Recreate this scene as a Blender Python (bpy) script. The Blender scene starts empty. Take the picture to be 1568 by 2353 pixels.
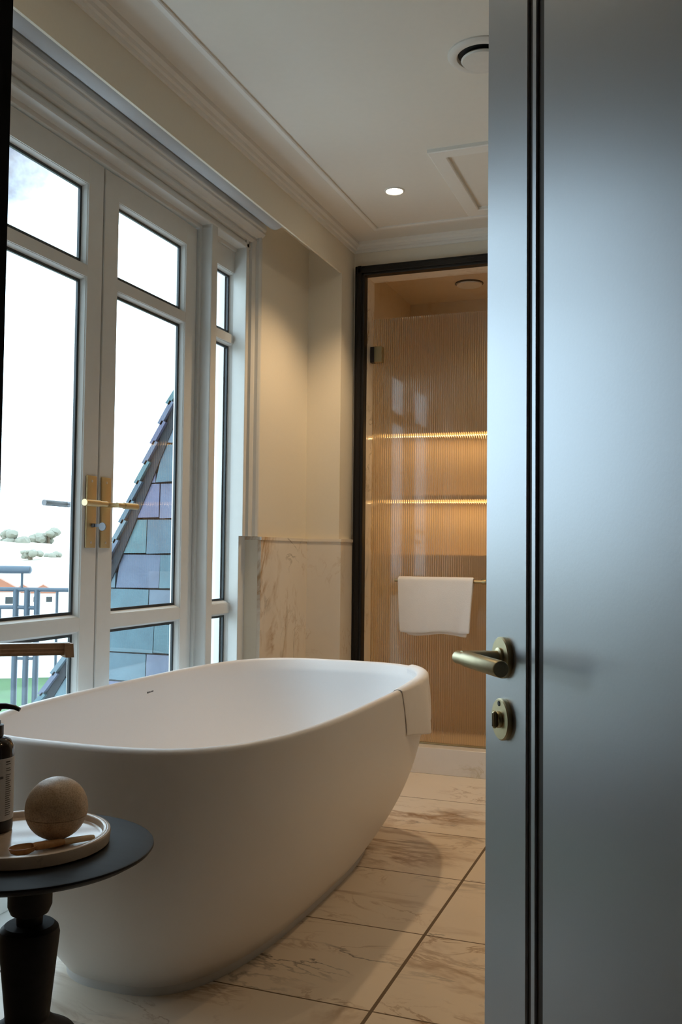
import bpy, bmesh, math, random
from mathutils import Vector, Matrix
random.seed(7)
PI = math.pi
SC = bpy.context.scene
COL = SC.collection

# ------------------------------------------------------------------ materials
def new_mat(name):
    m = bpy.data.materials.new(name); m.use_nodes = True
    nt = m.node_tree; nt.nodes.clear()
    out = nt.nodes.new('ShaderNodeOutputMaterial')
    return m, nt, out

def N(nt, typ, **kw):
    n = nt.nodes.new(typ)
    for k, v in kw.items():
        if k.startswith('i_'):
            n.inputs[k[2:].replace('_', ' ')].default_value = v
        else:
            setattr(n, k, v)
    return n

def L(nt, a, b): nt.links.new(a, b)

def ramp(nt, fac, stops, interp='LINEAR'):
    r = nt.nodes.new('ShaderNodeValToRGB'); r.color_ramp.interpolation = interp
    el = r.color_ramp.elements
    while len(el) < len(stops): el.new(0.5)
    for e, (p, c) in zip(el, stops):
        e.position = p; e.color = (*c, 1) if len(c) == 3 else c
    L(nt, fac, r.inputs['Fac']); return r

def mixc(nt, fac, a, b, mode='MIX'):
    m = nt.nodes.new('ShaderNodeMix'); m.data_type = 'RGBA'; m.blend_type = mode
    for i, v in ((0, fac), (6, a), (7, b)):
        if hasattr(v, 'is_linked') or hasattr(v, 'links'): L(nt, v, m.inputs[i])
        elif isinstance(v, (int, float)): m.inputs[i].default_value = v
        else: m.inputs[i].default_value = (*v, 1)
    return m.outputs[2]

def principled(nt, out, color, rough=.5, metal=0, spec=.5, **kw):
    p = nt.nodes.new('ShaderNodeBsdfPrincipled')
    if hasattr(color, 'links'): L(nt, color, p.inputs['Base Color'])
    else: p.inputs['Base Color'].default_value = (*color, 1)
    if hasattr(rough, 'links'): L(nt, rough, p.inputs['Roughness'])
    else: p.inputs['Roughness'].default_value = rough
    p.inputs['Metallic'].default_value = metal
    p.inputs['Specular IOR Level'].default_value = spec
    for k, v in kw.items(): p.inputs[k].default_value = v
    L(nt, p.outputs[0], out.inputs['Surface']); return p

def bump(nt, p, height, strength=.2, dist=.001):
    b = nt.nodes.new('ShaderNodeBump'); b.inputs['Strength'].default_value = strength
    b.inputs['Distance'].default_value = dist
    L(nt, height, b.inputs['Height']); L(nt, b.outputs[0], p.inputs['Normal'])

def coords(nt, scale=(1, 1, 1), loc=(0, 0, 0), rot=(0, 0, 0)):
    t = nt.nodes.new('ShaderNodeNewGeometry'); mp = nt.nodes.new('ShaderNodeMapping')
    mp.inputs['Scale'].default_value = scale; mp.inputs['Location'].default_value = loc
    mp.inputs['Rotation'].default_value = rot
    L(nt, t.outputs['Position'], mp.inputs['Vector']); return mp.outputs[0]

def objcoords(nt, scale=(1, 1, 1)):
    t = nt.nodes.new('ShaderNodeTexCoord'); mp = nt.nodes.new('ShaderNodeMapping')
    mp.inputs['Scale'].default_value = scale
    L(nt, t.outputs['Object'], mp.inputs['Vector']); return mp.outputs[0]

def noise(nt, vec, scale, detail=4, rough=.5, dist=0):
    n = nt.nodes.new('ShaderNodeTexNoise'); n.inputs['Scale'].default_value = scale
    n.inputs['Detail'].default_value = detail; n.inputs['Roughness'].default_value = rough
    n.inputs['Distortion'].default_value = dist
    if vec is not None: L(nt, vec, n.inputs['Vector'])
    return n

def plain(name, color, rough=.5, metal=0, spec=.5, var=.04, nscale=60, bstr=0.05, bdist=.0005):
    """a painted / plain surface with slight tonal variation and micro relief"""
    m, nt, out = new_mat(name)
    v = objcoords(nt)
    n = noise(nt, v, nscale, 3)
    c = mixc(nt, n.outputs['Fac'], tuple(x*(1-var) for x in color), tuple(min(1, x*(1+var)) for x in color))
    p = principled(nt, out, c, rough, metal, spec)
    if bstr: bump(nt, p, n.outputs['Fac'], bstr, bdist)
    return m

def wood(name, c1, c2, rough=.5, axis=0, scale=12, spec=.5):
    m, nt, out = new_mat(name)
    s = [scale*4]*3; s[axis] = scale*.35
    n = noise(nt, objcoords(nt, tuple(s)), 1, 5, .6, .6)
    r = ramp(nt, n.outputs['Fac'], [(.3, c1), (.7, c2)])
    p = principled(nt, out, r.outputs[0], rough, 0, spec); bump(nt, p, n.outputs['Fac'], .12, .0006)
    return m

def marble(name, base, vein1, vein2, rough=.25, tiles=None, vscale=1.0, amount=1.0, spec=.5):
    """cream marble with golden and grey veins; tiles=(x0,y0,w,h,joint) cuts a floor into tiles with joints"""
    m, nt, out = new_mat(name)
    v = coords(nt)
    grout = None
    if tiles:
        x0, y0, w, h, j = tiles
        sx = N(nt, 'ShaderNodeSeparateXYZ'); L(nt, v, sx.inputs[0])
        cells = []; gm = None
        for k, (o, s) in enumerate(((x0, w), (y0, h))):
            a = N(nt, 'ShaderNodeMath', operation='SUBTRACT'); L(nt, sx.outputs[k], a.inputs[0]); a.inputs[1].default_value = o
            d = N(nt, 'ShaderNodeMath', operation='DIVIDE'); L(nt, a.outputs[0], d.inputs[0]); d.inputs[1].default_value = s
            f = N(nt, 'ShaderNodeMath', operation='FLOOR'); L(nt, d.outputs[0], f.inputs[0]); cells.append(f.outputs[0])
            fr = N(nt, 'ShaderNodeMath', operation='FRACT'); L(nt, d.outputs[0], fr.inputs[0])
            pp = N(nt, 'ShaderNodeMath', operation='PINGPONG'); L(nt, d.outputs[0], pp.inputs[0]); pp.inputs[1].default_value = .5
            lt = N(nt, 'ShaderNodeMath', operation='LESS_THAN'); L(nt, pp.outputs[0], lt.inputs[0])
            lt.inputs[1].default_value = (j[k])/s/2
            gm = lt.outputs[0] if gm is None else None or (lambda A, B: (lambda q: (L(nt, A, q.inputs[0]), L(nt, B, q.inputs[1]), q.outputs[0])[2])(N(nt, 'ShaderNodeMath', operation='MAXIMUM')))(gm, lt.outputs[0])
        grout = gm
        cb = N(nt, 'ShaderNodeCombineXYZ'); L(nt, cells[0], cb.inputs[0]); L(nt, cells[1], cb.inputs[1])
        wn = N(nt, 'ShaderNodeTexWhiteNoise'); wn.noise_dimensions = '3D'; L(nt, cb.outputs[0], wn.inputs['Vector'])
        ms = N(nt, 'ShaderNodeVectorMath', operation='SCALE'); L(nt, wn.outputs['Color'], ms.inputs[0]); ms.inputs['Scale'].default_value = 9
        ad = N(nt, 'ShaderNodeVectorMath', operation='ADD'); L(nt, v, ad.inputs[0]); L(nt, ms.outputs[0], ad.inputs[1])
        v = ad.outputs[0]
    # soft clouds
    cl = noise(nt, v, 3*vscale, 5, .55, .4)
    col = mixc(nt, cl.outputs['Fac'], tuple(x*.93 for x in base), tuple(min(1, x*1.05) for x in base))
    def vein(sc, width, warp, seed, breakup):
        mp = N(nt, 'ShaderNodeMapping'); mp.inputs['Location'].default_value = (seed, seed*1.7, seed*.6)
        mp.inputs['Rotation'].default_value = (.3, .5, .75); mp.inputs['Scale'].default_value = (1, 2.1, 1.3)
        L(nt, v, mp.inputs['Vector'])
        n = noise(nt, mp.outputs[0], sc, 6, .6, warp)
        s = N(nt, 'ShaderNodeMath', operation='SUBTRACT'); L(nt, n.outputs['Fac'], s.inputs[0]); s.inputs[1].default_value = .5
        a = N(nt, 'ShaderNodeMath', operation='ABSOLUTE'); L(nt, s.outputs[0], a.inputs[0])
        mr = N(nt, 'ShaderNodeMapRange'); mr.inputs['From Min'].default_value = 0; mr.inputs['From Max'].default_value = width
        mr.inputs['To Min'].default_value = 1; mr.inputs['To Max'].default_value = 0; L(nt, a.outputs[0], mr.inputs['Value'])
        b = noise(nt, mp.outputs[0], sc*breakup, 3, .5, .2)
        br = N(nt, 'ShaderNodeMapRange'); br.inputs['From Min'].default_value = .5; br.inputs['From Max'].default_value = .68
        L(nt, b.outputs['Fac'], br.inputs['Value'])
        q = N(nt, 'ShaderNodeMath', operation='MULTIPLY'); L(nt, mr.outputs[0], q.inputs[0]); L(nt, br.outputs[0], q.inputs[1])
        q2 = N(nt, 'ShaderNodeMath', operation='MULTIPLY'); L(nt, q.outputs[0], q2.inputs[0]); q2.inputs[1].default_value = amount
        return q2.outputs[0]
    col = mixc(nt, vein(1.3*vscale, .045, .8, 3.1, 1.3), col, vein1)
    col = mixc(nt, vein(2.2*vscale, .022, 1.1, 8.4, .8), col, vein2)
    col = mixc(nt, vein(5.0*vscale, .03, 1.2, 5.7, .6), col, tuple(.7*a+.3*b for a, b in zip(vein1, base)))
    r = rough
    if grout is not None:
        col = mixc(nt, grout, col, (.16, .115, .075))
        rr = N(nt, 'ShaderNodeMapRange'); rr.inputs['To Min'].default_value = rough; rr.inputs['To Max'].default_value = .9
        L(nt, grout, rr.inputs['Value']); r = rr.outputs[0]
    p = principled(nt, out, col, r, 0, spec)
    if grout is not None:
        iv = N(nt, 'ShaderNodeMath', operation='SUBTRACT'); iv.inputs[0].default_value = 1; L(nt, grout, iv.inputs[1])
        bump(nt, p, iv.outputs[0], .5, .001)
    return m

def glass_pane(name):
    m, nt, out = new_mat(name)
    fr = N(nt, 'ShaderNodeFresnel'); g = N(nt, 'ShaderNodeNewGeometry')
    ior = N(nt, 'ShaderNodeMapRange'); ior.inputs['To Min'].default_value = 1.45; ior.inputs['To Max'].default_value = 1/1.45
    L(nt, g.outputs['Backfacing'], ior.inputs['Value']); L(nt, ior.outputs[0], fr.inputs['IOR'])
    tr = N(nt, 'ShaderNodeBsdfTransparent'); tr.inputs[0].default_value = (.95, .98, .97, 1)
    gl = N(nt, 'ShaderNodeBsdfGlossy'); gl.inputs['Roughness'].default_value = .0
    mx = N(nt, 'ShaderNodeMixShader'); L(nt, fr.outputs[0], mx.inputs[0]); L(nt, tr.outputs[0], mx.inputs[1]); L(nt, gl.outputs[0], mx.inputs[2])
    L(nt, mx.outputs[0], out.inputs['Surface']); return m

def emitter(name, color, strength):
    m, nt, out = new_mat(name)
    e = N(nt, 'ShaderNodeEmission'); e.inputs[0].default_value = (*color, 1); e.inputs[1].default_value = strength
    L(nt, e.outputs[0], out.inputs['Surface']); return m

def terry(name, color):
    m, nt, out = new_mat(name)
    v = objcoords(nt)
    n = noise(nt, v, 420, 2); n2 = noise(nt, v, 25, 3)
    c = mixc(nt, n2.outputs['Fac'], tuple(x*.95 for x in color), color)
    p = principled(nt, out, c, .95, 0, .2); p.inputs['Sheen Weight'].default_value = .3
    bump(nt, p, n.outputs['Fac'], .5, .002); return m

M = {}
M['cream'] = plain('cream_paint', (.80, .75, .64), .75, var=.02, nscale=90)
M['ceiling'] = plain('ceiling_paint', (.78, .745, .68), .85, var=.02, nscale=40)
M['ceiling_trim'] = plain('ceiling_trim_paint', (.83, .815, .77), .6, var=.02)
M['window_paint'] = plain('window_paint', (.70, .70, .675), .42, var=.03, nscale=30)
M['gasket'] = plain('glazing_gasket', (.012, .02, .025), .4)
M['glass'] = glass_pane('window_glass')
M['tub'] = plain('stone_resin', (.80, .785, .785), .38, var=.015, nscale=200, bstr=.03)
M['plinth'] = plain('plinth_resin', (.62, .62, .62), .45, var=.02)
M['floor'] = marble('floor_marble', (.80, .70, .58), (.30, .16, .06), (.16, .13, .10), .3, tiles=(-.680, 2.0475, .909, .4548, (.009, .005)), vscale=.8, amount=1.1)
M['marble'] = marble('wainscot_marble', (.82, .76, .67), (.42, .25, .10), (.32, .28, .22), .07, vscale=1.1, amount=.9, spec=.7)
M['marble_white'] = marble('curb_marble', (.78, .74, .70), (.50, .42, .24), (.45, .42, .34), .2, vscale=1.5, amount=.7)
M['shower_stone'] = marble('shower_stone', (.68, .575, .43), (.55, .38, .20), (.50, .40, .28), .3, vscale=1.1, amount=.5)
M['dark_frame'] = plain('dark_bronze_frame', (.008, .007, .007), .45, var=.1, spec=.3)
M['door'] = plain('grey_door_lacquer', (.52, .545, .58), .35, .68, var=.02, nscale=220, bstr=.10, bdist=.0008)
M['groove'] = plain('dark_groove_strip', (.050, .038, .031), .6)
M['brass'] = plain('aged_brass', (.62, .54, .34), .40, 1, var=.10, nscale=70, bstr=.04)
M['brass_satin'] = plain('satin_brass', (.62, .48, .26), .42, .85, var=.06, nscale=90)
M['bronze'] = plain('brushed_bronze', (.42, .33, .18), .4, 1, var=.08)
M['dark_metal'] = plain('dark_metal', (.05, .045, .045), .4, .8)
M['steel'] = plain('steel', (.6, .6, .62), .3, 1)
M['dark_steel'] = plain('weathered_steel', (.16, .165, .18), .45, .6)
M['towel'] = terry('white_terry', (.86, .84, .84))
M['blind'] = plain('blind_fabric', (.52, .535, .56), .8, var=.04, nscale=300)
M['black_wood'] = wood('black_stained_oak', (.004, .005, .008), (.010, .011, .016), .5, 0, 14, .22)
def speckled(name, base, dark, rough):
    m, nt, out = new_mat(name); v = objcoords(nt)
    n = noise(nt, v, 420, 3, .6); n2 = noise(nt, v, 45, 5, .65, .6)
    c = ramp(nt, n.outputs['Fac'], [(.36, dark), (.56, base)]); c2 = mixc(nt, n2.outputs['Fac'], (.62, .58, .52), (1.2, 1.2, 1.2))
    p = principled(nt, out, mixc(nt, 1.0, c.outputs[0], c2, 'MULTIPLY'), rough); bump(nt, p, n.outputs['Fac'], .1, .0005); return m
M['travertine'] = speckled('beige_stone', (.66, .51, .37), (.44, .32, .22), .36)
M['tray_stone'] = marble('tray_stone', (.66, .55, .45), (.45, .32, .22), (.40, .32, .26), .16, vscale=6, amount=.6)
M['spoon'] = wood('spoon_wood', (.36, .17, .06), (.50, .27, .11), .5, 0, 30)
M['spoon_light'] = wood('spoon_tip_wood', (.62, .46, .28), (.72, .56, .36), .55, 0, 30)
M['rail_wood'] = wood('walnut_moulding', (.55, .35, .22), (.70, .49, .33), .4, 0, 20)
M['amber'] = plain('dark_amber_glass', (.012, .005, .003), .12, var=.1, bstr=0)
M['black_plastic'] = plain('black_plastic', (.006, .006, .007), .3)
M['label'] = plain('paper_label', (.62, .61, .62), .6, var=.02)
M['ink'] = plain('label_ink', (.05, .05, .055), .6)
M['vent'] = plain('vent_white', (.72, .70, .66), .5)
M['shadowgap'] = plain('vent_throat_shade', (.02, .02, .02), .8)
M['lamp'] = emitter('lamp_lens', (1.0, .84, .58), 28)
M['led'] = emitter('led_strip_light', (1.0, .50, .14), 1.6)
M['outside_white'] = plain('render_white', (.78, .79, .80), .8)
M['rail_metal'] = plain('blue_grey_metal', (.055, .085, .115), .45, .2)
M['balcony'] = plain('balcony_tile', (.22, .24, .27), .7)
M['dark_room'] = plain('dark_wall_paint', (.06, .058, .056), .8)
M['taupe'] = plain('taupe_paint', (.20, .17, .14), .8)
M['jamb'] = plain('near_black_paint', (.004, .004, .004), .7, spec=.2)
M['lawn'] = plain('lawn_green', (.045, .11, .035), .9, var=.4, nscale=.8)
M['land'] = plain('pale_land', (.46, .42, .34), .9, var=.15, nscale=.05)
M['roof_tile'] = plain('orange_roof', (.30, .12, .07), .8, var=.15, nscale=2)
M['crown'] = plain('tree_leaves', (.20, .20, .16), .9, var=.4, nscale=1.5)
M['trunk'] = plain('tree_bark', (.12, .09, .06), .9)

def ribbed():
    m, nt, out = new_mat('fluted_glass')
    p = principled(nt, out, (.97, .95, .90), .05, 0, .5)
    p.inputs['Transmission Weight'].default_value = 1; p.inputs['IOR'].default_value = 1.45
    return m
M['fluted'] = ribbed()

def slate():
    m, nt, out = new_mat('slate_slabs')
    g = N(nt, 'ShaderNodeNewGeometry')
    r = ramp(nt, g.outputs['Random Per Island'], [(0, (.060, .105, .150)), (.35, (.068, .145, .165)), (.65, (.105, .100, .18)), (1, (.10, .165, .19))])
    n = noise(nt, coords(nt), 9, 5, .6, .5)
    c = mixc(nt, n.outputs['Fac'], (.55, .55, .6), (1.3, 1.35, 1.3))
    col = mixc(nt, 1.0, r.outputs[0], c, 'MULTIPLY')
    p = principled(nt, out, col, .55); bump(nt, p, n.outputs['Fac'], .4, .01); return m
M['slate'] = slate()
M['slate_back'] = plain('slate_joint', (.018, .022, .028), .8)

# ------------------------------------------------------------------ mesh helpers
ORG = {}
def link(o): COL.objects.link(o); return o

def thing(name, label, cat, loc=(0, 0, 0), rz=0, group=None, kind=None):
    o = link(bpy.data.objects.new(name, None)); o.location = loc; o.rotation_euler = (0, 0, rz)
    o.empty_display_size = .05
    if label: o['label'] = label
    if cat: o['category'] = cat
    if group: o['group'] = group
    if kind: o['kind'] = kind
    ORG[o.name] = Vector(loc) if rz == 0 else None
    return o

def obj(name, bm, mat, parent=None, smooth=False, label=None, cat=None, group=None, kind=None, local=False, angle=40):
    """link a bmesh given in world coordinates (local=True: in the parent's coordinates) as one mesh object"""
    bmesh.ops.remove_doubles(bm, verts=bm.verts, dist=1e-6)
    bmesh.ops.recalc_face_normals(bm, faces=bm.faces)
    off = Vector((0, 0, 0))
    if parent is not None:
        p = ORG.get(parent.name)
        if p is not None and not local: off = p
    else:
        vs = [v.co for v in bm.verts]
        lo = [min(c[i] for c in vs) for i in range(3)]; hi = [max(c[i] for c in vs) for i in range(3)]
        off = Vector(((lo[0]+hi[0])/2, (lo[1]+hi[1])/2, lo[2]))
    if off.length: bmesh.ops.translate(bm, verts=bm.verts, vec=-off)
    me = bpy.data.meshes.new(name); bm.to_mesh(me); bm.free()
    if smooth:
        for f in me.polygons: f.use_smooth = True
        try: me.set_sharp_from_angle(angle=math.radians(angle))
        except Exception: pass
    for q in (mat if isinstance(mat, (list, tuple)) else [mat]): me.materials.append(q)
    o = link(bpy.data.objects.new(name, me))
    if parent is not None:
        o.parent = parent; ORG[o.name] = off if not local else None
        if local: ORG[o.name] = None
    else:
        o.location = off; ORG[o.name] = off
    if label: o['label'] = label
    if cat: o['category'] = cat
    if group: o['group'] = group
    if kind: o['kind'] = kind
    return o

def child_local(o):  # mark a part so that its sub-parts are given in local coordinates
    ORG[o.name] = None; return o

def box(bm, x0, x1, y0, y1, z0, z1, bev=0, seg=2):
    x0, x1 = min(x0, x1), max(x0, x1); y0, y1 = min(y0, y1), max(y0, y1); z0, z1 = min(z0, z1), max(z0, z1)
    r = bmesh.ops.create_cube(bm, size=1, matrix=Matrix.Translation(((x0+x1)/2, (y0+y1)/2, (z0+z1)/2)) @ Matrix.Diagonal((x1-x0, y1-y0, z1-z0, 1)))
    if bev:
        es = list({e for v in r['verts'] for e in v.link_edges})
        bmesh.ops.bevel(bm, geom=es, offset=bev, segments=seg, affect='EDGES', profile=.5)
    return bm

def B(*a, **k): return box(bmesh.new(), *a, **k)

def ring_loft(bm, rings, close=True, cap0=False, cap1=False):
    vs = [[bm.verts.new(p) for p in r] for r in rings]
    n = len(vs[0])
    for a, b in zip(vs, vs[1:]):
        for i in range(n if close else n-1):
            j = (i+1) % n
            try: bm.faces.new((a[i], a[j], b[j], b[i]))
            except ValueError: pass
    if cap0: bm.faces.new(vs[0])
    if cap1: bm.faces.new(vs[-1][::-1])
    return bm

def lathe(bm, prof, c=(0, 0, 0), seg=64, axis='z', caps=True):
    rings = []
    for r, h in prof:
        ring = []
        for i in range(seg):
            a = 2*PI*i/seg; u, v = r*math.cos(a), r*math.sin(a)
            p = {'z': (u, v, h), 'y': (u, h, v), 'x': (h, u, v)}[axis]
            ring.append((c[0]+p[0], c[1]+p[1], c[2]+p[2]))
        rings.append(ring)
    return ring_loft(bm, rings, True, caps and prof[0][0] > 1e-5, caps and prof[-1][0] > 1e-5)

def tube(bm, pts, r, seg=16, caps=True):
    pts = [Vector(p) for p in pts]; rr = r if isinstance(r, (list, tuple)) else [r]*len(pts)
    rings = []; up = None
    for i, p in enumerate(pts):
        t = ((pts[min(i+1, len(pts)-1)]-pts[i]).normalized() + (pts[i]-pts[max(i-1, 0)]).normalized())
        t.normalize()
        if up is None:
            up = Vector((0, 0, 1)) if abs(t.z) < .9 else Vector((1, 0, 0))
        s = t.cross(up).normalized(); up = s.cross(t).normalized()
        rings.append([p + rr[i]*(math.cos(2*PI*k/seg)*s + math.sin(2*PI*k/seg)*up) for k in range(seg)])
    return ring_loft(bm, rings, True, caps, caps)

def prism(bm, poly, h0, h1, axis='z'):
    """extrude a 2-D polygon along an axis (z: poly in xy; y: poly in xz; x: poly in yz)"""
    f = {'z': lambda p, h: (p[0], p[1], h), 'y': lambda p, h: (p[0], h, p[1]), 'x': lambda p, h: (h, p[0], p[1])}[axis]
    return ring_loft(bm, [[f(p, h0) for p in poly], [f(p, h1) for p in poly]], True, True, True)

# ------------------------------------------------------------------ room constants
HC = 1.035                 # eye height
YB = 4.306                 # back wall
YN = .654                  # near wall, bathroom face
XW = -1.725                # window wall, room face
XB = -1.553                # bulkhead face
XR = 1.25                  # right wall
ZC = 2.56                  # ceiling
YNIB = 4.132

def struct(name, bm, mat, label=None, parent=None, smooth=False):
    return obj(name, bm, mat, parent, smooth, label=label, kind=None if parent else 'structure')

# floor, ceiling, walls
struct('floor', B(-1.95, XR+.1, -1.7, YB+.02, -.12, 0), M['floor'])
bm = B(-2.1, XR+.1, -1.7, 5.4, ZC, ZC+.2)
struct('ceiling', bm, M['ceiling'])
bm = bmesh.new()
box(bm, XW, -1.95, YN-.15, 1.520, 0, ZC); box(bm, XW, -1.95, 3.605, YB+.1, 0, ZC); box(bm, XW, -1.95, 1.520, 3.605, 2.40, ZC)
struct('wall_left', bm, M['cream'])
bm = bmesh.new()
box(bm, -1.93, XB, YNIB, YB, 0, ZC)            # nib beside the shower
box(bm, -1.95, -1.538, YB, YB+.115, 0, ZC)
box(bm, -1.538, -.48, YB, YB+.115, 2.444, ZC)
box(bm, -.48, XR+.1, YB, YB+.115, 0, ZC)
struct('wall_back', bm, M['cream'])
struct('wall_right', B(XR, XR+.1, -1.7, YB, 0, ZC), M['taupe'])
bm = bmesh.new()
box(bm, -1.95, -.575, YN-.154, YN, 0, ZC); box(bm, .175, XR, YN-.154, YN, 0, ZC); box(bm, -.575, .175, YN-.154, YN, 2.25, ZC)
struct('wall_front', bm, M['taupe'])
# dressing room behind the doorway
bm = bmesh.new()
box(bm, -1.95, -1.85, -1.7, YN-.16, 0, ZC); box(bm, -1.95, XR, -1.8, -1.7, 0, ZC)
struct('wall_hall', bm, M['dark_room'])
# doorway lining (dark), its left side shows at the edge of the picture
bm = bmesh.new()
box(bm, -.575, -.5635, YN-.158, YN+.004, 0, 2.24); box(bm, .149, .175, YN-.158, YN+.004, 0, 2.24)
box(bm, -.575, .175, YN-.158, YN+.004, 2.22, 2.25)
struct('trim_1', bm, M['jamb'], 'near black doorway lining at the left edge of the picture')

# bulkhead with the blind pocket behind it
bm = bmesh.new()
box(bm, XB, XB-.009, YN, YNIB, 2.368, ZC); box(bm, XB-.009, XW, YN, YNIB, 2.497, ZC)
struct('trim_2', bm, M['cream'], 'cream bulkhead board running above the windows')
# cornice along bulkhead, nib and back wall (stepped profile)
def cornice_path(prof):
    bm = bmesh.new()
    pts = [(XB, YN, (1, 0)), (XB, YB, (1, -1)), (XR, YB, (-1, -1)), (XR, YN, (-1, 0))]
    rings = [[(px+d[0]*o, py+d[1]*o, z) for o, z in prof] for px, py, d in pts]
    return ring_loft(bm, rings, True, True, True)
struct('trim_3', cornice_path([(0, 2.512), (.010, 2.512), (.012, 2.524), (.022, 2.526), (.024, 2.538), (.036, 2.546), (.038, ZC), (0, ZC)]), M['ceiling_trim'], 'stepped white cornice where ceiling meets bulkhead and back wall')
# raised flat frame moulding on the ceiling
def flat_frame(x0, x1, y0, y1, w, z0, z1, inner=.006):
    bm = bmesh.new(); rings = []
    for o, z in ((0, z1), (0, z0+.003), (.004, z0), (w-.004, z0), (w, z0+.003), (w, z1)):
        rings.append([(x0+o, y0+o, z), (x1-o, y0+o, z), (x1-o, y1-o, z), (x0+o, y1-o, z)])
    return ring_loft(bm, rings)
struct('trim_4', flat_frame(-1.392, 1.08, .86, 4.128, .024, ZC-.009, ZC), M['ceiling_trim'], 'thin raised frame moulding on the ceiling')

# access hatch in the ceiling
hatch = thing('access_hatch', 'square framed access hatch in the ceiling beyond the round air vent', 'hatch', (-.575, 3.71, ZC))
obj('hatch_frame', flat_frame(-.925, -.225, 3.362, 4.062, .062, ZC-.016, ZC), M['ceiling_trim'], hatch)
bm = B(-.845, -.305, 3.442, 3.982, ZC-.006, ZC)
obj('hatch_lid', bm, M['ceiling'], hatch)

# ------------------------------------------------------------------ wainscot
def dado_run(o, z0, z1):
    """plan of the cladding from the window reveal round the corner to the shower frame, o = extra projection"""
    t = .015+o
    return prism(bmesh.new(), [(XW-.06, 3.606-o), (XW+t, 3.606-o), (XW+t, 4.117-o), (XB+t, 4.117-o), (XB+t, YB-.031), (XB, YB-.031), (XB, YNIB), (XW, YNIB), (XW, 3.618), (XW-.06, 3.618)], z0, z1)
struct('trim_12', dado_run(.004, 1.083, 1.097), M['marble'], 'thin marble cap on top of the wainscot')
bm = dado_run(0, 0, 1.0825)
prism(bm, [(XW, YN+.001), (XW+.015, YN+.001), (XW+.015, 1.517), (XW, 1.517)], 0, 1.0825)
prism(bm, [(-.46, YB-.015), (XR, YB-.015), (XR, YB-.001), (-.46, YB-.001)], 0, 1.0825)
struct('trim_5', bm, M['marble'], 'veined cream marble wainscot between window and shower')

# ------------------------------------------------------------------ window wall joinery
XD = -1.80
ZB = (.15, .778); ZMID = (.820, 1.905); ZT = (1.943, 2.207)
def casing():
    bm = bmesh.new()
    for s in (1, -1):
        f = (lambda y: y) if s == 1 else (lambda y: 5.126-y)
        # stepped architrave seen in plan
        poly = [(-1.87, 3.497), (-1.745, 3.497), (-1.743, 3.5), (-1.743, 3.519), (-1.752, 3.522), (-1.752, 3.533), (-1.738, 3.537), (-1.734, 3.555), (-1.738, 3.574), (-1.726, 3.580), (-1.720, 3.590), (-1.722, 3.605), (-1.87, 3.605)]
        prism(bm, [(x, f(y)) for x, y in poly], 1.098, 2.40, 'z')
        low = [(-1.87, 3.497), (-1.762, 3.497), (-1.760, 3.5), (-1.760, 3.519), (-1.785, 3.523), (-1.785, 3.606), (-1.87, 3.606)]
        prism(bm, [(x, f(y)) for x, y in low], 0, 1.098, 'z')
        # mullion post between doors and side window
        box(bm, -1.745, -1.87, f(3.196), f(3.246), 0, 2.32, .003, 1)
        # leaf frame strip against the post
        box(bm, -1.790, -1.87, f(3.180), f(3.196), 0, 2.30)
    # head: frame strip, soffit, stepped architrave
    head = [(-1.87, 2.298), (-1.790, 2.298), (-1.788, 2.312), (-1.745, 2.314), (-1.743, 2.318), (-1.743, 2.332), (-1.752, 2.335), (-1.752, 2.344), (-1.738, 2.348), (-1.734, 2.362), (-1.738, 2.374), (-1.724, 2.380), (-1.708, 2.396), (-1.708, 2.404), (-1.87, 2.404)]
    prism(bm, [(p[0], p[1]) for p in head], 1.521, 3.604, 'y')
    box(bm, -1.700, -1.724, 1.521, 3.604, 2.4045, 2.438, .009, 3)
    box(bm, -1.70, -1.87, 1.53, 3.596, -.004, .018, .003, 1)    # threshold
    return bm
struct('trim_6', casing(), M['window_paint'], 'white painted stepped window casing with mullion posts')

def pane_set(parent, y0, y1, zs, xg=-1.825):
    """glazing beads, gaskets and panes for the openings of a sash"""
    for z0, z1 in zs:
        bm = bmesh.new(); rings = []
        for o, x in ((0, XD-.004), (.002, XD-.004), (.0095, xg+.006), (.0095, xg-.004), (0, xg-.004)):
            rings.append([(x, y0+o, z0+o), (x, y1-o, z0+o), (x, y1-o, z1-o), (x, y0+o, z1-o)])
        ring_loft(bm, rings+[rings[0]]); obj('glazing_bead', bm, M['window_paint'], parent)
        bm = bmesh.new(); rings = []
        for o, x in ((.0085, xg+.0055), (.0185, xg+.005), (.0185, xg-.003), (.0085, xg-.003)):
            rings.append([(x, y0+o, z0+o), (x, y1-o, z0+o), (x, y1-o, z1-o), (x, y0+o, z1-o)])
        ring_loft(bm, rings+[rings[0]]); obj('gasket', bm, M['gasket'], parent, label='black glazing gasket')
        obj('pane', B(xg-.003, xg+.002, y0+.010, y1-.010, z0+.010, z1-.010), M['glass'], parent)

def leaf(y0, y1, name):
    r = thing(name, None, None, (XD, (y0+y1)/2, .02), kind='structure')
    bm = bmesh.new(); st = .082; x0, x1 = XD-.045, XD
    b = .0025
    box(bm, x0, x1, y0, y0+st, .02, 2.292, b, 1); box(bm, x0, x1, y1-st, y1, .02, 2.292, b, 1)
    for z0, z1 in ((.02, .15), (.778, .820), (1.905, 1.943), (2.207, 2.292)):
        box(bm, x0+.0005, x1-.0005, y0+st-.004, y1-st+.004, z0, z1)
    obj('sash_frame', bm, M['window_paint'], r)
    pane_set(r, y0+st, y1-st, (ZB, ZMID, ZT))
    return r
door_left = leaf(1.952, 2.5575, 'door_1'); door_left['label'] = 'left leaf of the white glazed balcony doors'
door_right = leaf(2.5645, 3.1765, 'door_2'); door_right['label'] = 'right leaf of the white glazed balcony doors'
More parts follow.
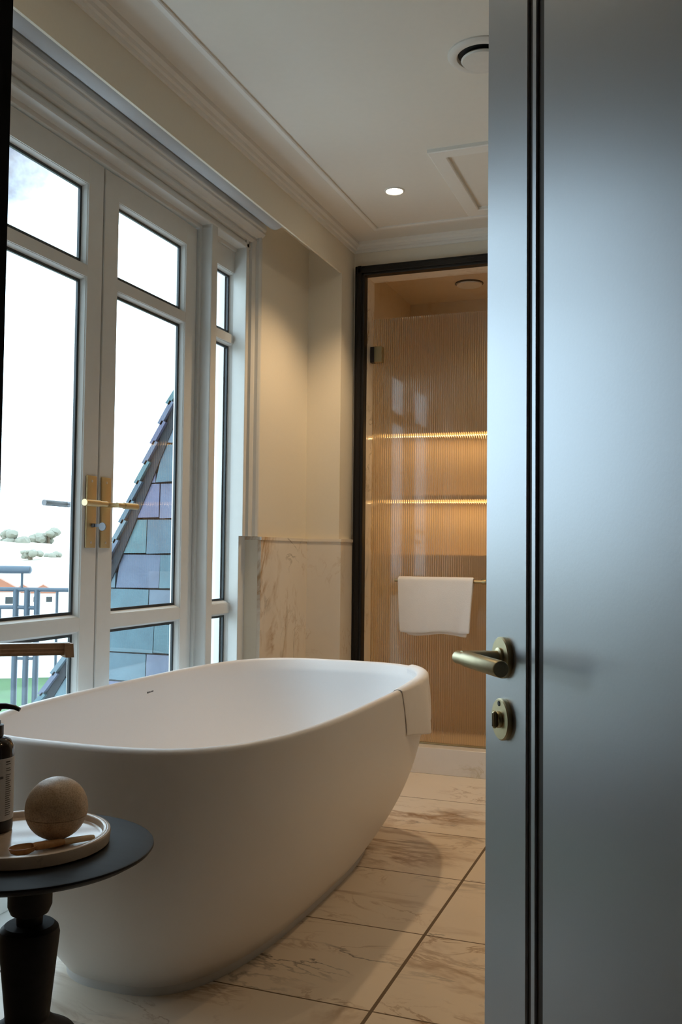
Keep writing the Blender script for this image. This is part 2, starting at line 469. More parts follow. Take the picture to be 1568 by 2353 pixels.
# rebate behind the meeting stiles (dark line between the leaves)
obj('meeting_seal', B(XD-.040, XD-.014, 2.5578, 2.5642, .03, 2.285), M['gasket'], door_left, label='dark seal')

def side_window(y0, y1, name, lab):
    r = thing(name, lab, None, (XD, (y0+y1)/2, .02), kind='structure')
    bm = bmesh.new()
    for z0, z1 in ((.02, .15), (.778, .820), (1.905, 1.943), (2.207, 2.298)):
        box(bm, -1.845, XD, y0, y1, z0, z1, .001, 1)
    box(bm, -1.845, XD-.008, y0, y0+.008, .02, 2.298); box(bm, -1.845, XD-.008, y1-.008, y1, .02, 2.298)
    obj('sash_frame', bm, M['window_paint'], r)
    pane_set(r, y0+.006, y1-.006, (ZB, ZMID, ZT))
    return r
side_window(3.246, 3.505, 'window_1', 'narrow side window right of the balcony doors')
side_window(1.621, 1.880, 'window_2', 'narrow side window left of the balcony doors')

# door furniture on the glazed doors
def lever_plate(leaf_, yc, direction, key):
    x = XD
    o = obj('handle_plate', B(x, x+.007, yc-.026, yc+.026, 1.040, 1.271, .0025, 2), M['brass_satin'], leaf_, True, label='satin brass handle plate')
    bm = bmesh.new()
    for z in (1.057, 1.254):
        lathe(bm, [(.0001, .0075), (.004, .0075), (.0045, .006)], (x+.0005, yc, z), 14, 'x')
    obj('screw', bm, M['steel'], o)
    d = direction
    bm = bmesh.new()
    tube(bm, [(x+.006, yc, 1.180), (x+.045, yc, 1.180), (x+.052, yc+d*.003, 1.180)], .008, 16)
    tube(bm, [(x+.055, yc-d*.012, 1.180), (x+.055, yc+d*.028, 1.180)], .0085, 18)
    tube(bm, [(x+.055, yc+d*.028, 1.180), (x+.055, yc+d*.105, 1.180)], .0105, 18)
    obj('lever', bm, M['brass_satin'], o, True)
    if key:
        bm = bmesh.new()
        lathe(bm, [(.0001, .011), (.006, .011), (.0065, .006), (.0065, 0)], (x+.006, yc+.004, 1.112), 18, 'x')
        box(bm, x+.014, x+.040, yc+.0028, yc+.0052, 1.107, 1.117)
        lathe(bm, [(.0001, -.002), (.013, -.002), (.0135, 0), (.013, .002), (.0001, .002)], (x+.046, yc+.004, 1.108), 24, 'y')
        obj('key', bm, M['dark_steel'], o, True, label='steel key in the lock')
lever_plate(door_left, 2.518, -1, True)
lever_plate(door_right, 2.598, 1, False)
bm = bmesh.new()
tube(bm, [(XD-.045, 2.518, 1.180), (XD-.085, 2.518, 1.180)], .008); tube(bm, [(XD-.09, 2.53, 1.180), (XD-.09, 2.405, 1.180)], .0095, 18)
obj('outer_lever', bm, M['dark_steel'], door_left, True, label='grey outer lever seen through the glass')

# ------------------------------------------------------------------ roller blind in the pocket
blind = thing('roller_blind', 'grey rolled fabric blind above the balcony doors', 'blind', (-1.645, 2.4, 2.40))
bm = bmesh.new(); tube(bm, [(-1.645, .70, 2.444), (-1.645, 3.572, 2.444)], .042, 48)
obj('fabric_roll', bm, M['blind'], blind, True)
bm = bmesh.new(); lathe(bm, [(.0001, .008), (.034, .008), (.040, .003), (.041, 0)], (-1.645, 3.572, 2.444), 40, 'y')
obj('end_cap', bm, M['blind'], blind, True)
for y0, y1 in ((3.580, 3.586), (.688, .698)):
    obj('bracket', B(-1.665, -1.625, y0, y1, 2.43, 2.497), M['vent'], blind)

# ------------------------------------------------------------------ ceiling fittings
vent = thing('air_vent', 'round white ceiling air vent beside the grey door', 'vent', (-.588, 2.762, ZC))
bm = bmesh.new(); lathe(bm, [(.105, 0), (.105, -.004), (.098, -.010), (.086, -.013), (.077, -.010), (.073, 0)], (-.588, 2.762, ZC), 64, caps=False)
obj('vent_ring', bm, M['vent'], vent, True)
bm = bmesh.new(); lathe(bm, [(.0001, -.001), (.074, -.001)], (-.588, 2.762, ZC), 48, caps=False)  # flat disc, the shade inside the vent put into its dark colour
obj('vent_throat_shade', bm, M['shadowgap'], vent)
bm = bmesh.new(); lathe(bm, [(.012, -.001), (.012, -.012), (.060, -.014), (.064, -.019), (.060, -.024), (.0001, -.027)], (-.588, 2.762, ZC), 64)
obj('vent_disc', bm, M['vent'], vent, True)

def downlight(x, y, label, group=None, power=60, angle=110):
    t = thing('recessed_downlight', label, 'light', (x, y, ZC), group=group)
    bm = bmesh.new(); lathe(bm, [(.042, 0), (.042, -.003), (.037, -.005), (.034, -.002), (.034, 0)], (x, y, ZC), 40, caps=False)
    obj('trim_ring', bm, M['vent'], t, True)
    bm = bmesh.new(); lathe(bm, [(.0001, -.0025), (.034, -.0025)], (x, y, ZC), 40, caps=False)
    obj('lamp_lens', bm, M['lamp'], t, label='lit warm lens')
    ld = bpy.data.lights.new('downlight_beam', 'SPOT'); ld.energy = power; ld.color = (1.0, .70, .40)
    ld.spot_size = math.radians(angle); ld.spot_blend = .6; ld.shadow_soft_size = .03
    lo = link(bpy.data.objects.new('downlight_beam', ld)); lo.parent = t; lo.location = (0, 0, -.012)
    return t
downlight(-1.160, 3.706, 'small round lit downlight in the ceiling near the shower', power=48)
downlight(-1.160, 1.72, 'small round lit downlight in the ceiling above the near end of the bathtub', power=7)
for yy, pw in ((3.706, 36), (1.72, 8)): downlight(.30, yy, 'small round lit downlight in the ceiling hidden behind the grey door', 'ceiling downlights behind the grey door', power=pw)

# ------------------------------------------------------------------ shower enclosure
XS0, XS1 = -1.488, -.53      # clear opening
# black outer frame
bm = bmesh.new()
def mould(bm, x0, x1, z0, z1, horiz):
    box(bm, x0, x1, YB-.030, YB+.02, z0, z1, .004, 2)
    if horiz: box(bm, x0+.012, x1-.012, YB-.038, YB, z0+.012, z1-.014, .003, 1)
    else: box(bm, x0+.014, x1-.014, YB-.038, YB, z0, z1, .003, 1)
mould(bm, -1.538, XS0, 0, 2.44, False); mould(bm, XS1, -.48, 0, 2.44, False); mould(bm, -1.538, -.48, 2.392, 2.44, True)
struct('trim_7', bm, M['dark_frame'], 'dark frame around the shower opening')
# stone lining of the opening, curb, shower walls
bm = bmesh.new()
box(bm, -1.60, XS0, YB+.02, YB+.125, .0, 2.44); box(bm, XS1, -.42, YB+.02, YB+.125, 0, 2.44); box(bm, XS0, XS1, YB+.02, YB+.125, 2.395, 2.44)
struct('trim_8', bm, M['marble'], 'pale marble lining of the shower opening')
bm = B(XS0, XS1, YB-.003, YB+.125, 0, .122, .002, 1)
struct('trim_9', bm, M['marble_white'], 'white marble curb under the shower door')
YS = 5.12
bm = bmesh.new()
box(bm, -1.60, -1.50, YB+.11, YS+.25, -.02, 2.50)
struct('wall_shower_left', bm, M['shower_stone'])
struct('wall_shower_right', B(.10, .20, YB+.115, YS+.25, -.02, 2.50), M['shower_stone'])
bm = bmesh.new()
box(bm, -1.50, .10, YS, YS+.25, -.02, 1.025); box(bm, -1.50, .10, YS, YS+.25, 1.715, 2.50)
box(bm, -1.50, .10, YS+.13, YS+.25, 1.025, 1.715)
box(bm, -1.50, .10, YS+.004, YS+.13, 1.338, 1.360)
box(bm, -.42, .10, YB+.115, YB+.13, 0, 2.5)
struct('wall_shower_back', bm, M['shower_stone'], 'stone back wall of the shower with a lit recessed niche')
struct('floor_shower', B(-1.60, .20, YB+.115, YS+.02, -.05, .045), M['shower_stone'])
struct('ceiling_shower', B(-1.60, .20, YB+.115, YS+.25, 2.46, 2.54), M['shower_stone'])
for z, lab in ((1.715, 'glowing warm light strip under the top of the shower niche'), (1.338, 'glowing warm light strip under the shelf of the shower niche')):
    t = thing('led_strip', lab, 'light', (-.7, YS+.02, z-.012), group='light strips in the shower niche')
    obj('strip_profile', B(-1.498, .098, YS+.008, YS+.024, z-.003, z), M['vent'], t)
    obj('strip_lens', B(-1.498, .098, YS+.006, YS+.022, z-.017, z-.003), M['led'], t, label='lit warm lens')
    la = bpy.data.lights.new('strip_glow', 'AREA'); la.shape = 'RECTANGLE'; la.size = 1.5; la.size_y = .02; la.energy = 2.0; la.color = (1, .62, .27)
    lo = link(bpy.data.objects.new('strip_glow', la)); lo.parent = t; lo.location = (0, 0, -.006)
sh = thing('rain_shower', 'round rain shower head in the shower ceiling', 'shower head', (-1.085, 4.80, 2.46))
bm = bmesh.new(); lathe(bm, [(.014, 0), (.014, -.004), (.064, -.005), (.067, -.008), (.065, -.012), (.0001, -.013)], (-1.085, 4.80, 2.46), 48)
obj('shower_plate', bm, M['vent'], sh, True)
bm = bmesh.new(); lathe(bm, [(.074, 0), (.074, -.003), (.070, -.003)], (-1.085, 4.80, 2.46), 48, caps=False)
obj('cover_ring', bm, M['dark_metal'], sh, True)
ls = bpy.data.lights.new('shower_fill', 'SPOT'); ls.energy = 7; ls.color = (1, .74, .44); ls.spot_size = math.radians(150); ls.spot_blend = .8; ls.shadow_soft_size = .04  # added lamp, out of view, that lights the shower behind the glass
tl = thing('recessed_downlight', 'added downlight lighting the shower, unseen behind the grey door', 'light', (-.55, 4.78, 2.46))
bm = bmesh.new(); lathe(bm, [(.042, 0), (.042, -.003), (.034, -.003), (.034, 0)], (-.55, 4.78, 2.46), 32, caps=False); obj('trim_ring', bm, M['vent'], tl, True)
bm = bmesh.new(); lathe(bm, [(.0001, -.0025), (.034, -.0025)], (-.55, 4.78, 2.46), 32, caps=False); obj('lamp_lens', bm, M['lamp'], tl)
lo = link(bpy.data.objects.new('shower_fill', ls)); lo.parent = tl; lo.location = (0, 0, -.012)

# fluted glass shower door
GY = 4.385
sd = thing('shower_door', 'fluted glass shower door in a dark frame', 'shower door', (-1.1, GY, .128))
def fluted_panel(x0, x1, z0, z1, pitch=.0109, depth=.0022, t=.006):
    bm = bmesh.new(); k = 8
    n = int((x1-x0)/pitch)
    prof = [(x0, -t/2)] 
    back = []
    for i in range(n*k+1):
        x = x0 + (x1-x0)*i/(n*k)
        back.append((x, GY + t/2 + depth*abs(math.sin(PI*i/k))))
    poly = [(x0, GY-t/2), (x1, GY-t/2)] + back[::-1]
    lo_ = [bm.verts.new((x, y, z0)) for x, y in poly]; hi_ = [bm.verts.new((x, y, z1)) for x, y in poly]
    m = len(poly)
    for i in range(m):
        j = (i+1) % m; bm.faces.new((lo_[i], lo_[j], hi_[j], hi_[i]))
    bm.faces.new(lo_[::-1]); bm.faces.new(hi_)
    return bm
obj('glass_panel', fluted_panel(-1.476, -.545, .130, 2.196), M['fluted'], sd, True, angle=60)
for zc in (2.018, .42):
    bm = bmesh.new()
    box(bm, -1.466, -1.425, GY-.020, GY-.005, zc-.040, zc+.040, .002, 1); box(bm, -1.466, -1.425, GY+.007, GY+.018, zc-.040, zc+.040, .002, 1)
    h = obj('hinge', bm, M['bronze'], sd, label='bronze hinge')
    bm = bmesh.new(); box(bm, -1.4875, -1.458, GY-.017, GY-.004, zc-.026, zc+.026, .002, 1); box(bm, -1.4875, -1.464, GY-.016, GY+.016, zc-.04, zc+.04, .002, 1)
    tube(bm, [(-1.459, GY-.012, zc-.026), (-1.459, GY-.012, zc+.026)], .008, 12)
    obj('hinge_knuckle', bm, M['dark_metal'], h, True)
obj('door_seal', B(-1.476, -.545, GY-.006, GY+.008, .1235, .131), M['bronze'], sd)
RZ = .903; RY = GY-.060
bm = bmesh.new()
tube(bm, [(-1.335, RY, RZ), (-.898, RY, RZ)], .0075, 18)
for x in (-1.322, -.915):
    tube(bm, [(x, RY, RZ), (x, GY-.003, RZ)], .006, 14); lathe(bm, [(.014, -.006), (.014, 0)], (x, GY-.003, RZ), 20, 'y')
lathe(bm, [(.0001, -.004), (.010, -.004), (.011, 0), (.011, .016), (.0001, .016)], (-.906, RY, RZ), 18, 'x')
obj('towel_rail', bm, M['bronze'], sd, True, label='bronze towel rail')

# towel over the rail
def hung_towel():
    bm = bmesh.new(); nx, prof = 40, []
    for k in range(13): prof.append((-.0150 - .004*math.sin(k/12*PI), RZ-.245+ .245*k/12, 0))
    for k in range(1, 8):
        a = PI - PI*k/8; prof.append((.0150*math.cos(a), RZ+.0150*math.sin(a), 1))
    for k in range(13): prof.append((.0150, RZ - .258*k/12, 2))
    rings = []
    for i in range(nx+1):
        u = i/nx; ring = []
        for (dy, z, s) in prof:
            drop = max(0, (RZ - z)/.25)
            x0, x1 = -1.316 + .010*drop + (.028 if s == 2 else 0)*drop, -.948 - .016*drop - (.02 if s == 2 else 0)*drop
            x = x0 + (x1-x0)*u
            wv = .0045*drop*math.sin(u*9+.6)*(1 if s != 2 else -.6) + .003*drop*math.sin(u*23+1)
            bow = -.010*drop*(1 - (2*u-1)**2) if s == 0 else .004*drop
            ring.append((x, RY+dy+wv+bow*.3, z - (.006*math.sin(u*PI*2.3+.3)*drop if s != 1 else 0) + (.008*drop if s == 0 and u > .85 else 0)*((u-.85)/.15)))
        rings.append(ring)
    return ring_loft(bm, rings, close=False)
o = obj('hand_towel', hung_towel(), M['towel'], None, True, 'white hand towel folded over the shower door rail', 'towel', angle=180)
s = o.modifiers.new('thick', 'SOLIDIFY'); s.thickness = .011; s.offset = 0
s = o.modifiers.new('soft', 'SUBSURF'); s.levels = 1; s.render_levels = 2

# ------------------------------------------------------------------ bathtub
TC = (-1.285, 2.610); ZR = .610
def sgnpow(v, e): return math.copysign(abs(v)**e, v)
def tub_outline(z, grow=0.0):
    u = max(0, min(1, (ZR - z)/(ZR-.025)))
    w = 1 - u**2.5
    a = .262 + (.447-.262)*w + grow; b = .705 + (.885-.705)*w + grow; n = 3.05 + .5*w
    return a, b, n
def se(t, a, b, n, z): return (TC[0]+a*sgnpow(math.cos(t), 2/n), TC[1]+b*sgnpow(math.sin(t), 2/n), z)
SEG = 160
def angles(n=3.4):
    # even spacing along the superellipse
    ts = [2*PI*i/2000 for i in range(2001)]; P = [se(t, .447, .885, n, 0) for t in ts]
    s = [0]
    for a, b in zip(P, P[1:]): s.append(s[-1]+math.dist(a, b))
    out, k = [], 0
    for i in range(SEG):
        d = s[-1]*i/SEG
        while s[k+1] < d: k += 1
        out.append(ts[k] + (ts[k+1]-ts[k])*(d-s[k])/max(1e-9, s[k+1]-s[k]))
    return out
ANG = angles()
tub = thing('bathtub', 'large white freestanding oval bathtub beside the balcony doors', 'bathtub', (TC[0], TC[1], 0))
def tub_shell():
    bm = bmesh.new(); rings = []
    nz = 26
    for i in range(nz+1):
        z = .022 + (ZR-.012-.022)*(i/nz)**.8
        a, b, n = tub_outline(z); rings.append([se(t, a, b, n, z) for t in ANG])
    a, b, n = tub_outline(ZR)
    for k in range(1, 9):                 # rounded lip
        th = PI*k/8; off = -.013 + .013*math.cos(th); z = ZR-.012+.012*math.sin(th)
        rings.append([se(t, a+off, b+off, n, z) for t in ANG])
    for k in range(1, 25):                # inside
        u = k/24; z = ZR-.012-(ZR-.012-.150)*u
        off = -.026 - .115*u**2.4 - .02*u
        if u > .82: off -= .10*((u-.82)/.18)**2
        rings.append([se(t, a+off, b+off*1.5, n-.4*u, z) for t in ANG])
    for s_ in (.75, .5, .25): rings.append([(TC[0]+(p[0]-TC[0])*s_, TC[1]+(p[1]-TC[1])*s_, .148) for p in rings[-1]])
    ring_loft(bm, rings, True, True, True); return bm
obj('tub_shell', tub_shell(), M['tub'], tub, True, angle=180)
bm = bmesh.new()
ring_loft(bm, [[se(t, .258, .701, 3.05, z) for t in ANG] for z in (0, .030)], True, True, True)
obj('plinth', bm, M['plinth'], tub, True, angle=50)
# small dark maker's mark / overflow slot on the inner wall
bm = bmesh.new()
for k, (dy, w) in enumerate(((-.016, .010), (-.004, .008), (.006, .006), (.014, .008))):
    box(bm, TC[0]-.4235, TC[0]-.4185, 2.745+dy-w/2, 2.745+dy+w/2, .5555, .5610)
obj('overflow_mark', bm, M['ink'], tub, label='small dark mark on the inner wall')

# towel draped over the far corner of the rim
def draped():
    bm = bmesh.new(); nu, nv = 44, 40; rings = []
    # near end of drape at t0, far end at t1 (angles on the rim)
    t0, t1 = .062, 1.02
    for i in range(nu+1):
        u = i/nu; t = t0 + (t1-t0)*u; ring = []
        tip = .150 + .03*math.sin(u*PI) + .012*math.sin(u*7)
        for j in range(nv+1):
            v = j/nv
            inn = .10
            total = inn + .05 + tip
            d = v*total
            a, b, n = tub_outline(ZR)
            if d < inn:
                z = ZR-.008 - (inn-d); g = -.0285 - .08*(inn-d)
                aa, bb = a+g, b+g
            elif d < inn+.05:
                q = (d-inn)/.05; th = PI*(1-q)
                g = -.013 + (.0145+.004*min(1, u/.18))*math.cos(th); z = ZR-.008+(.0095+.003*min(1, u/.18))*math.sin(th); aa, bb = a+g, b+g
            else:
                e = d-inn-.05; z = ZR-.004-e
                aa, bb, n = tub_outline(z); f = e/.2
                fold = .012*f*math.sin(u*11+.5)+.006*f*math.sin(u*23)
                hug = min(1, u/.18); g = .0012 + (.0045 + .012*f + fold*.8 + .020*f*math.exp(-((u-.24)/.10)**2))*hug; aa += g; bb += g
            p = Vector(se(t, aa, bb, n, z))
            if d > inn+.05:
                e = (d-inn-.05)
                p.y += e*.55*(1-u)**2 - e*.12*u      # the near edge leans towards the far corner
            ring.append(p)
        rings.append(ring)
    return ring_loft(bm, rings, close=False)
o = obj('bath_towel', draped(), M['towel'], None, True, 'white towel draped over the far corner of the bathtub rim', 'towel', angle=180)
s = o.modifiers.new('thick', 'SOLIDIFY'); s.thickness = .0045; s.offset = 0
s = o.modifiers.new('soft', 'SUBSURF'); s.levels = 1; s.render_levels = 1

# ------------------------------------------------------------------ side table and what stands on it
TX, TY, TZ = -1.045, 1.3115, .535
tb = thing('side_table', 'round black wooden pedestal table in front of the bathtub', 'table', (TX, TY, 0))
bm = bmesh.new(); lathe(bm, [(.0001, .512), (.160, .512), (.190, .519), (.204, .527), (.207, .531), (.2065, .534), (.204, TZ), (.0001, TZ)], (TX, TY, 0), 128)
obj('tabletop', bm, M['black_wood'], tb, True)
bm = bmesh.new()
lathe(bm, [(.036, .512), (.036, .440), (.031, .428), (.022, .424), (.021, .409), (.040, .4085), (.047, .402), (.0495, .392), (.0365, .264), (.036, .256), (.050, .243)], (TX+.006, TY, 0), 48)
obj('turned_stem', bm, M['black_wood'], tb, True, angle=30)
bm = bmesh.new()
lathe(bm, [(.050, .243), (.078, .226), (.088, .212), (.090, .198), (.052, .180), (.046, .16), (.060, .04), (.110, .022), (.135, .016), (.138, 0)], (TX+.006, TY, 0), 48)
obj('turned_base', bm, M['black_wood'], tb, True, angle=30)

CX, CY = -1.055, 1.317
bm = bmesh.new(); z = TZ
lathe(bm, [(.0001, z), (.134, z), (.138, z+.003), (.1395, z+.018), (.1385, z+.0215), (.136, z+.0225), (.130, z+.0225), (.1275, z+.021), (.126, z+.012), (.122, z+.010), (.0001, z+.010)], (CX, CY, 0), 128)
obj('round_tray', bm, M['tray_stone'], None, True, 'round stone tray with raised rim on the black table', 'tray')
ZT_ = TZ+.010
# ball shaped lidded jar
JX, JY, JR = -1.010, 1.338, .0518
jar = thing('stone_jar', 'ball shaped beige stone jar with lid on the tray', 'jar', (JX, JY, ZT_))
zc = ZT_+JR-.0008
def arc(a0, a1, n, r): return [(max(1e-4, r*math.cos(a0+(a1-a0)*i/n)), r*math.sin(a0+(a1-a0)*i/n)) for i in range(n+1)]
bm = bmesh.new(); pr = [p for p in arc(-PI/2+.215, -.225, 24, JR)]
pr = [(r, max(h, -JR+.0012)) for r, h in pr]
lathe(bm, [(.0001, -JR+.0012)]+pr+[(JR*.955, -.0112)], (JX, JY, zc), 64)
obj('jar_bowl', bm, M['travertine'], jar, True)
bm = bmesh.new(); pl = arc(-.207, PI/2, 36, JR)
lathe(bm, [(JR*.955, -.0104)]+pl, (JX, JY, zc), 64)
obj('jar_lid', bm, M['travertine'], jar, True)

# wooden spoon
sp = thing('wooden_spoon', 'small wooden spoon lying on the stone tray', 'spoon', (-.985, 1.275, ZT_))
P0 = Vector((-1.011, 1.240, ZT_)); P1 = Vector((-.946, 1.349, ZT_))
D = (P1-P0).normalized(); S = Vector((-D.y, D.x, 0)); LN = (P1-P0).length
bm = bmesh.new(); rings = []
for i in range(17):                        # bowl of the scoop: hollow shell
    pass
cb = P0 + D*.010
prof = [(.0001, .001), (.010, .001), (.0165, .0045), (.0195, .011), (.0200, .0125), (.0185, .0125), (.0150, .0065), (.009, .0035), (.0001, .003)]
rings = []
for r, h in prof:
    rings.append([cb + D*(r*1.15*math.cos(2*PI*k/40)) + S*(r*.85*math.sin(2*PI*k/40)) + Vector((0, 0, h)) for k in range(40)])
ring_loft(bm, rings, True, True, True)
obj('scoop', bm, M['spoon'], sp, True)
def rod(bm, a, b, r0, r1, z0, z1, flat=.8):
    rings = []
    for i in range(9):
        u = i/8; c = P0 + D*(a+(b-a)*u) + Vector((0, 0, z0+(z1-z0)*u)); r = r0+(r1-r0)*u
        if i in (0, 8): rings.append([c + S*(r*.8*math.cos(2*PI*k/20)) + Vector((0, 0, r*.8*flat*math.sin(2*PI*k/20))) for k in range(20)])
        else: rings.append([c + S*(r*math.cos(2*PI*k/20)) + Vector((0, 0, r*flat*math.sin(2*PI*k/20))) for k in range(20)])
    return ring_loft(bm, rings, True, True, True)
obj('spoon_handle', rod(bmesh.new(), .026, LN*.62, .0085, .0066, .009, .0075), M['spoon'], sp, True)
obj('spoon_tip', rod(bmesh.new(), LN*.62, LN+.004, .0066, .0058, .0075, .0060), M['spoon_light'], sp, True, label='pale end of the handle')

# pump bottle, cut by the edge of the picture
BX, BY = -1.141, 1.333
bt = thing('pump_bottle', 'dark amber pump bottle with white label at the left edge of the tray', 'bottle', (BX, BY, ZT_))
r0 = .0345
bm = bmesh.new()
lathe(bm, [(.0001, 0), (.031, 0), (.034, .003), (r0, .008), (r0, .138), (.0335, .146), (.028, .156), (.019, .161), (.0135, .163), (.0135, .170), (.0001, .170)], (BX, BY, ZT_), 56)
obj('bottle_body', bm, M['amber'], bt, True)
bm = bmesh.new()
lathe(bm, [(r0+.0005, .022), (r0+.0006, .1275), (r0, .128)], (BX, BY, ZT_), 56, caps=False)
lb = obj('paper_label', bm, M['label'], bt, True)
bm = bmesh.new()
def label_line(z, h, a0, a1):
    rr = r0+.0010; k = 8
    for q in range(k):
        A, Bq = a0+(a1-a0)*q/k, a0+(a1-a0)*(q+1)/k
        vs = [bm.verts.new((BX+rr*math.cos(t), BY+rr*math.sin(t), ZT_+zz)) for t, zz in ((A, z), (Bq, z), (Bq, z+h), (A, z+h))]
        bm.faces.new(vs)
az0 = math.atan2(-BY, -BX)                 # direction of the viewer from the bottle
rng = random.Random(3)
for k in range(26):
    z = .121 - k*.0036
    if k in (2, 5): continue
    label_line(z, .0012 if k else .0022, az0+.62+.0, az0+.62+.38*rng.uniform(.6, 1))
for k in range(7): label_line(.094+rng.uniform(-.0004, .0004), .0042, az0+.12+k*.055, az0+.12+k*.055+.038)
for k in range(4): label_line(.070-k*.005, .0012, az0-.2, az0+.3*rng.uniform(.6, 1))
obj('label_print', bm, M['ink'], lb, label='small dark lettering')
bm = bmesh.new()
lathe(bm, [(.0155, .163), (.0160, .165), (.0160, .182), (.0110, .184), (.0105, .190), (.0050, .192), (.0050, .210), (.0001, .210)], (BX, BY, ZT_), 32)
hz = ZT_+.214
ha = az0+1.15
hd = Vector((math.cos(ha), math.sin(ha), 0))
c0 = Vector((BX, BY, hz))
lathe(bm, [(.0001, .206), (.0105, .206), (.0120, .210), (.0115, .218), (.0001, .220)], (BX, BY, ZT_), 28)
tube(bm, [c0, c0+hd*.020+Vector((0, 0, .001)), c0+hd*.036+Vector((0, 0, -.001)), c0+hd*.045+Vector((0, 0, -.005))], [.0058, .0052, .0042, .0036], 14)
obj('pump_head', bm, M['black_plastic'], bt, True)

# wooden rack whose top rail reaches in from the left
rk = thing('towel_rack', 'brown wooden rack with stepped top rail in front of the lower left door pane', 'rack', (-1.33, 1.45, 0), rz=0)
E1 = Vector((-1.252, 1.678, .837)); E0 = Vector((-1.375, 1.520, .842))
ax = (E1-E0); ax.z = 0; ax.normalize(); sd_ = Vector((ax.y, -ax.x, 0))     # towards the viewer / right
def rail_profile(c, k=1.0):
    pts = [(0, 0), (0, -.010), (.004, -.012), (.004, -.018), (.009, -.020), (.009, -.026), (.030, -.026), (.030, -.004), (.026, 0)]
    return [c + sd_*(.030-a)*k + Vector((0, 0, h)) for a, h in pts]
bm = bmesh.new(); ring_loft(bm, [rail_profile(E0), rail_profile(E1)], True, True, True)
obj('top_rail', bm, M['rail_wood'], rk)
bm = bmesh.new()
pp = [(0, 0), (.006, 0), (.006, -.014), (.0, -.014)]
q0 = E1
ring_loft(bm, [[q0 + ax*a + sd_*b_ + Vector((0, 0, h)) for a, h in ((-.012, -.001), (.006, -.001), (.008, -.030), (-.010, -.030))] for b_ in (-.004, .034)], True, True, True)
obj('end_return', bm, M['rail_wood'], rk)
bm = bmesh.new(); c = E0 + sd_*.015
for q in (c, c - ax*.30):
    prism(bm, [(q.x-.014, q.y-.014), (q.x+.014, q.y-.014), (q.x+.014, q.y+.014), (q.x-.014, q.y+.014)], 0, .818)
ring_loft(bm, [rail_profile(E0-ax*.32), rail_profile(E0)], True, True, True)
obj('rack_post', bm, M['rail_wood'], rk)

# ------------------------------------------------------------------ open entry door (grey), seen from its inside face
PR = Vector((-.219, 1.18, .905)); DD = Vector((-.571, .821, 0)).normalized(); WD = .70
hinge = PR - DD*(WD-.060); hinge.z = 0
ang = math.atan2(DD.y, DD.x)
ed = thing('door_3', 'open grey entry door with brass lever', None, (hinge.x, hinge.y, 0), ang, kind='structure')
ORG[ed.name] = None
# local x = along the leaf from the hinge, local y = towards the viewer's side, face at y = 0
s0 = WD-.060
T = .044
def EB(*a, **k): return B(*a, **k)
bm = bmesh.new()
box(bm, s0-.0620, WD, -T, 0, .006, 2.21, .0015, 1)                # lock stile
box(bm, s0-.0857, s0-.0748, -.020, 0, .006, 2.21, .001, 1)        # bead
box(bm, 0, s0-.1040, -T, 0, .006, 2.21, .002, 1)                  # panel
box(bm, s0-.1065, s0-.0615, -T, -.008, .006, 2.21)
obj('door_slab', bm, M['door'], ed, local=True)
bm = bmesh.new()
pass
for a_, b_ in ((s0-.0748, s0-.0620), (s0-.1040, s0-.0857)): obj('groove_strip', B(a_, b_, -.0085, -.0030, .006, 2.21), M['groove'], ed, local=True, label='dark vertical groove')  # dark-coloured strips fill the two grooves
def circ_plate(zc, name):
    bm = bmesh.new(); lathe(bm, [(.0255, 0), (.0260, .002), (.0260, .0055), (.0245, .007), (.0001, .0072)], (s0, 0, zc), 56, 'y')
    return child_local(obj(name, bm, M['brass'], ed, True, local=True, label='aged brass round plate'))
hp = circ_plate(.905, 'lever_rose')
bm = bmesh.new()
tube(bm, [(s0, .006, .905), (s0, .058, .9055)], .0088, 24)
lathe(bm, [(.0125, .0070), (.0125, .0095), (.0088, .011)], (s0, 0, .905), 28, 'y', caps=False)
obj('neck', bm, M['brass'], hp, True, local=True)
bm = bmesh.new(); tube(bm, [(s0+.016, .056, .9045), (s0-.012, .056, .9050)], .0083, 28)
obj('grip_collar', bm, M['brass'], hp, True, local=True)
bm = bmesh.new(); lathe(bm, [(.0001, 0), (.0085, 0), (.0098, -.0012), (.0098, -.1018), (.0090, -.103), (.0001, -.103)], (s0-.011, .056, .9052), 36, 'x')
obj('grip', bm, M['brass'], hp, True, local=True)
lp = circ_plate(.828, 'lock_rose')
bm = bmesh.new(); lathe(bm, [(.0105, .007), (.0105, .010), (.0095, .0115), (.0001, .012)], (s0, 0, .828), 32, 'y')
box(bm, s0-.0042, s0+.0042, .011, .0165, .817, .839, .0036, 3)
obj('thumb_turn', bm, M['brass'], lp, True, local=True)
bm = bmesh.new(); lathe(bm, [(.0032, .0070), (.0032, .0078), (.0001, .0078)], (s0+.001, 0, .8475), 16, 'y'); box(bm, s0-.0006, s0+.0006, .0160, .0168, .820, .836)
obj('indicator', bm, M['ink'], lp, local=True)

# ------------------------------------------------------------------ outside: balcony, slate gable, far landscape
struct('trim_10', B(-2.45, -1.95, .8, 3.56, -.16, -.03), M['balcony'], 'grey balcony slab outside the doors')
bm = bmesh.new()
box(bm, -2.06, -1.87, 3.57, 3.80, -.6, 2.9); box(bm, -2.02, -1.87, 3.545, 3.57, -.6, 2.9)
struct('wall_outside', bm, M['outside_white'], 'white outside wall seen through the side window')

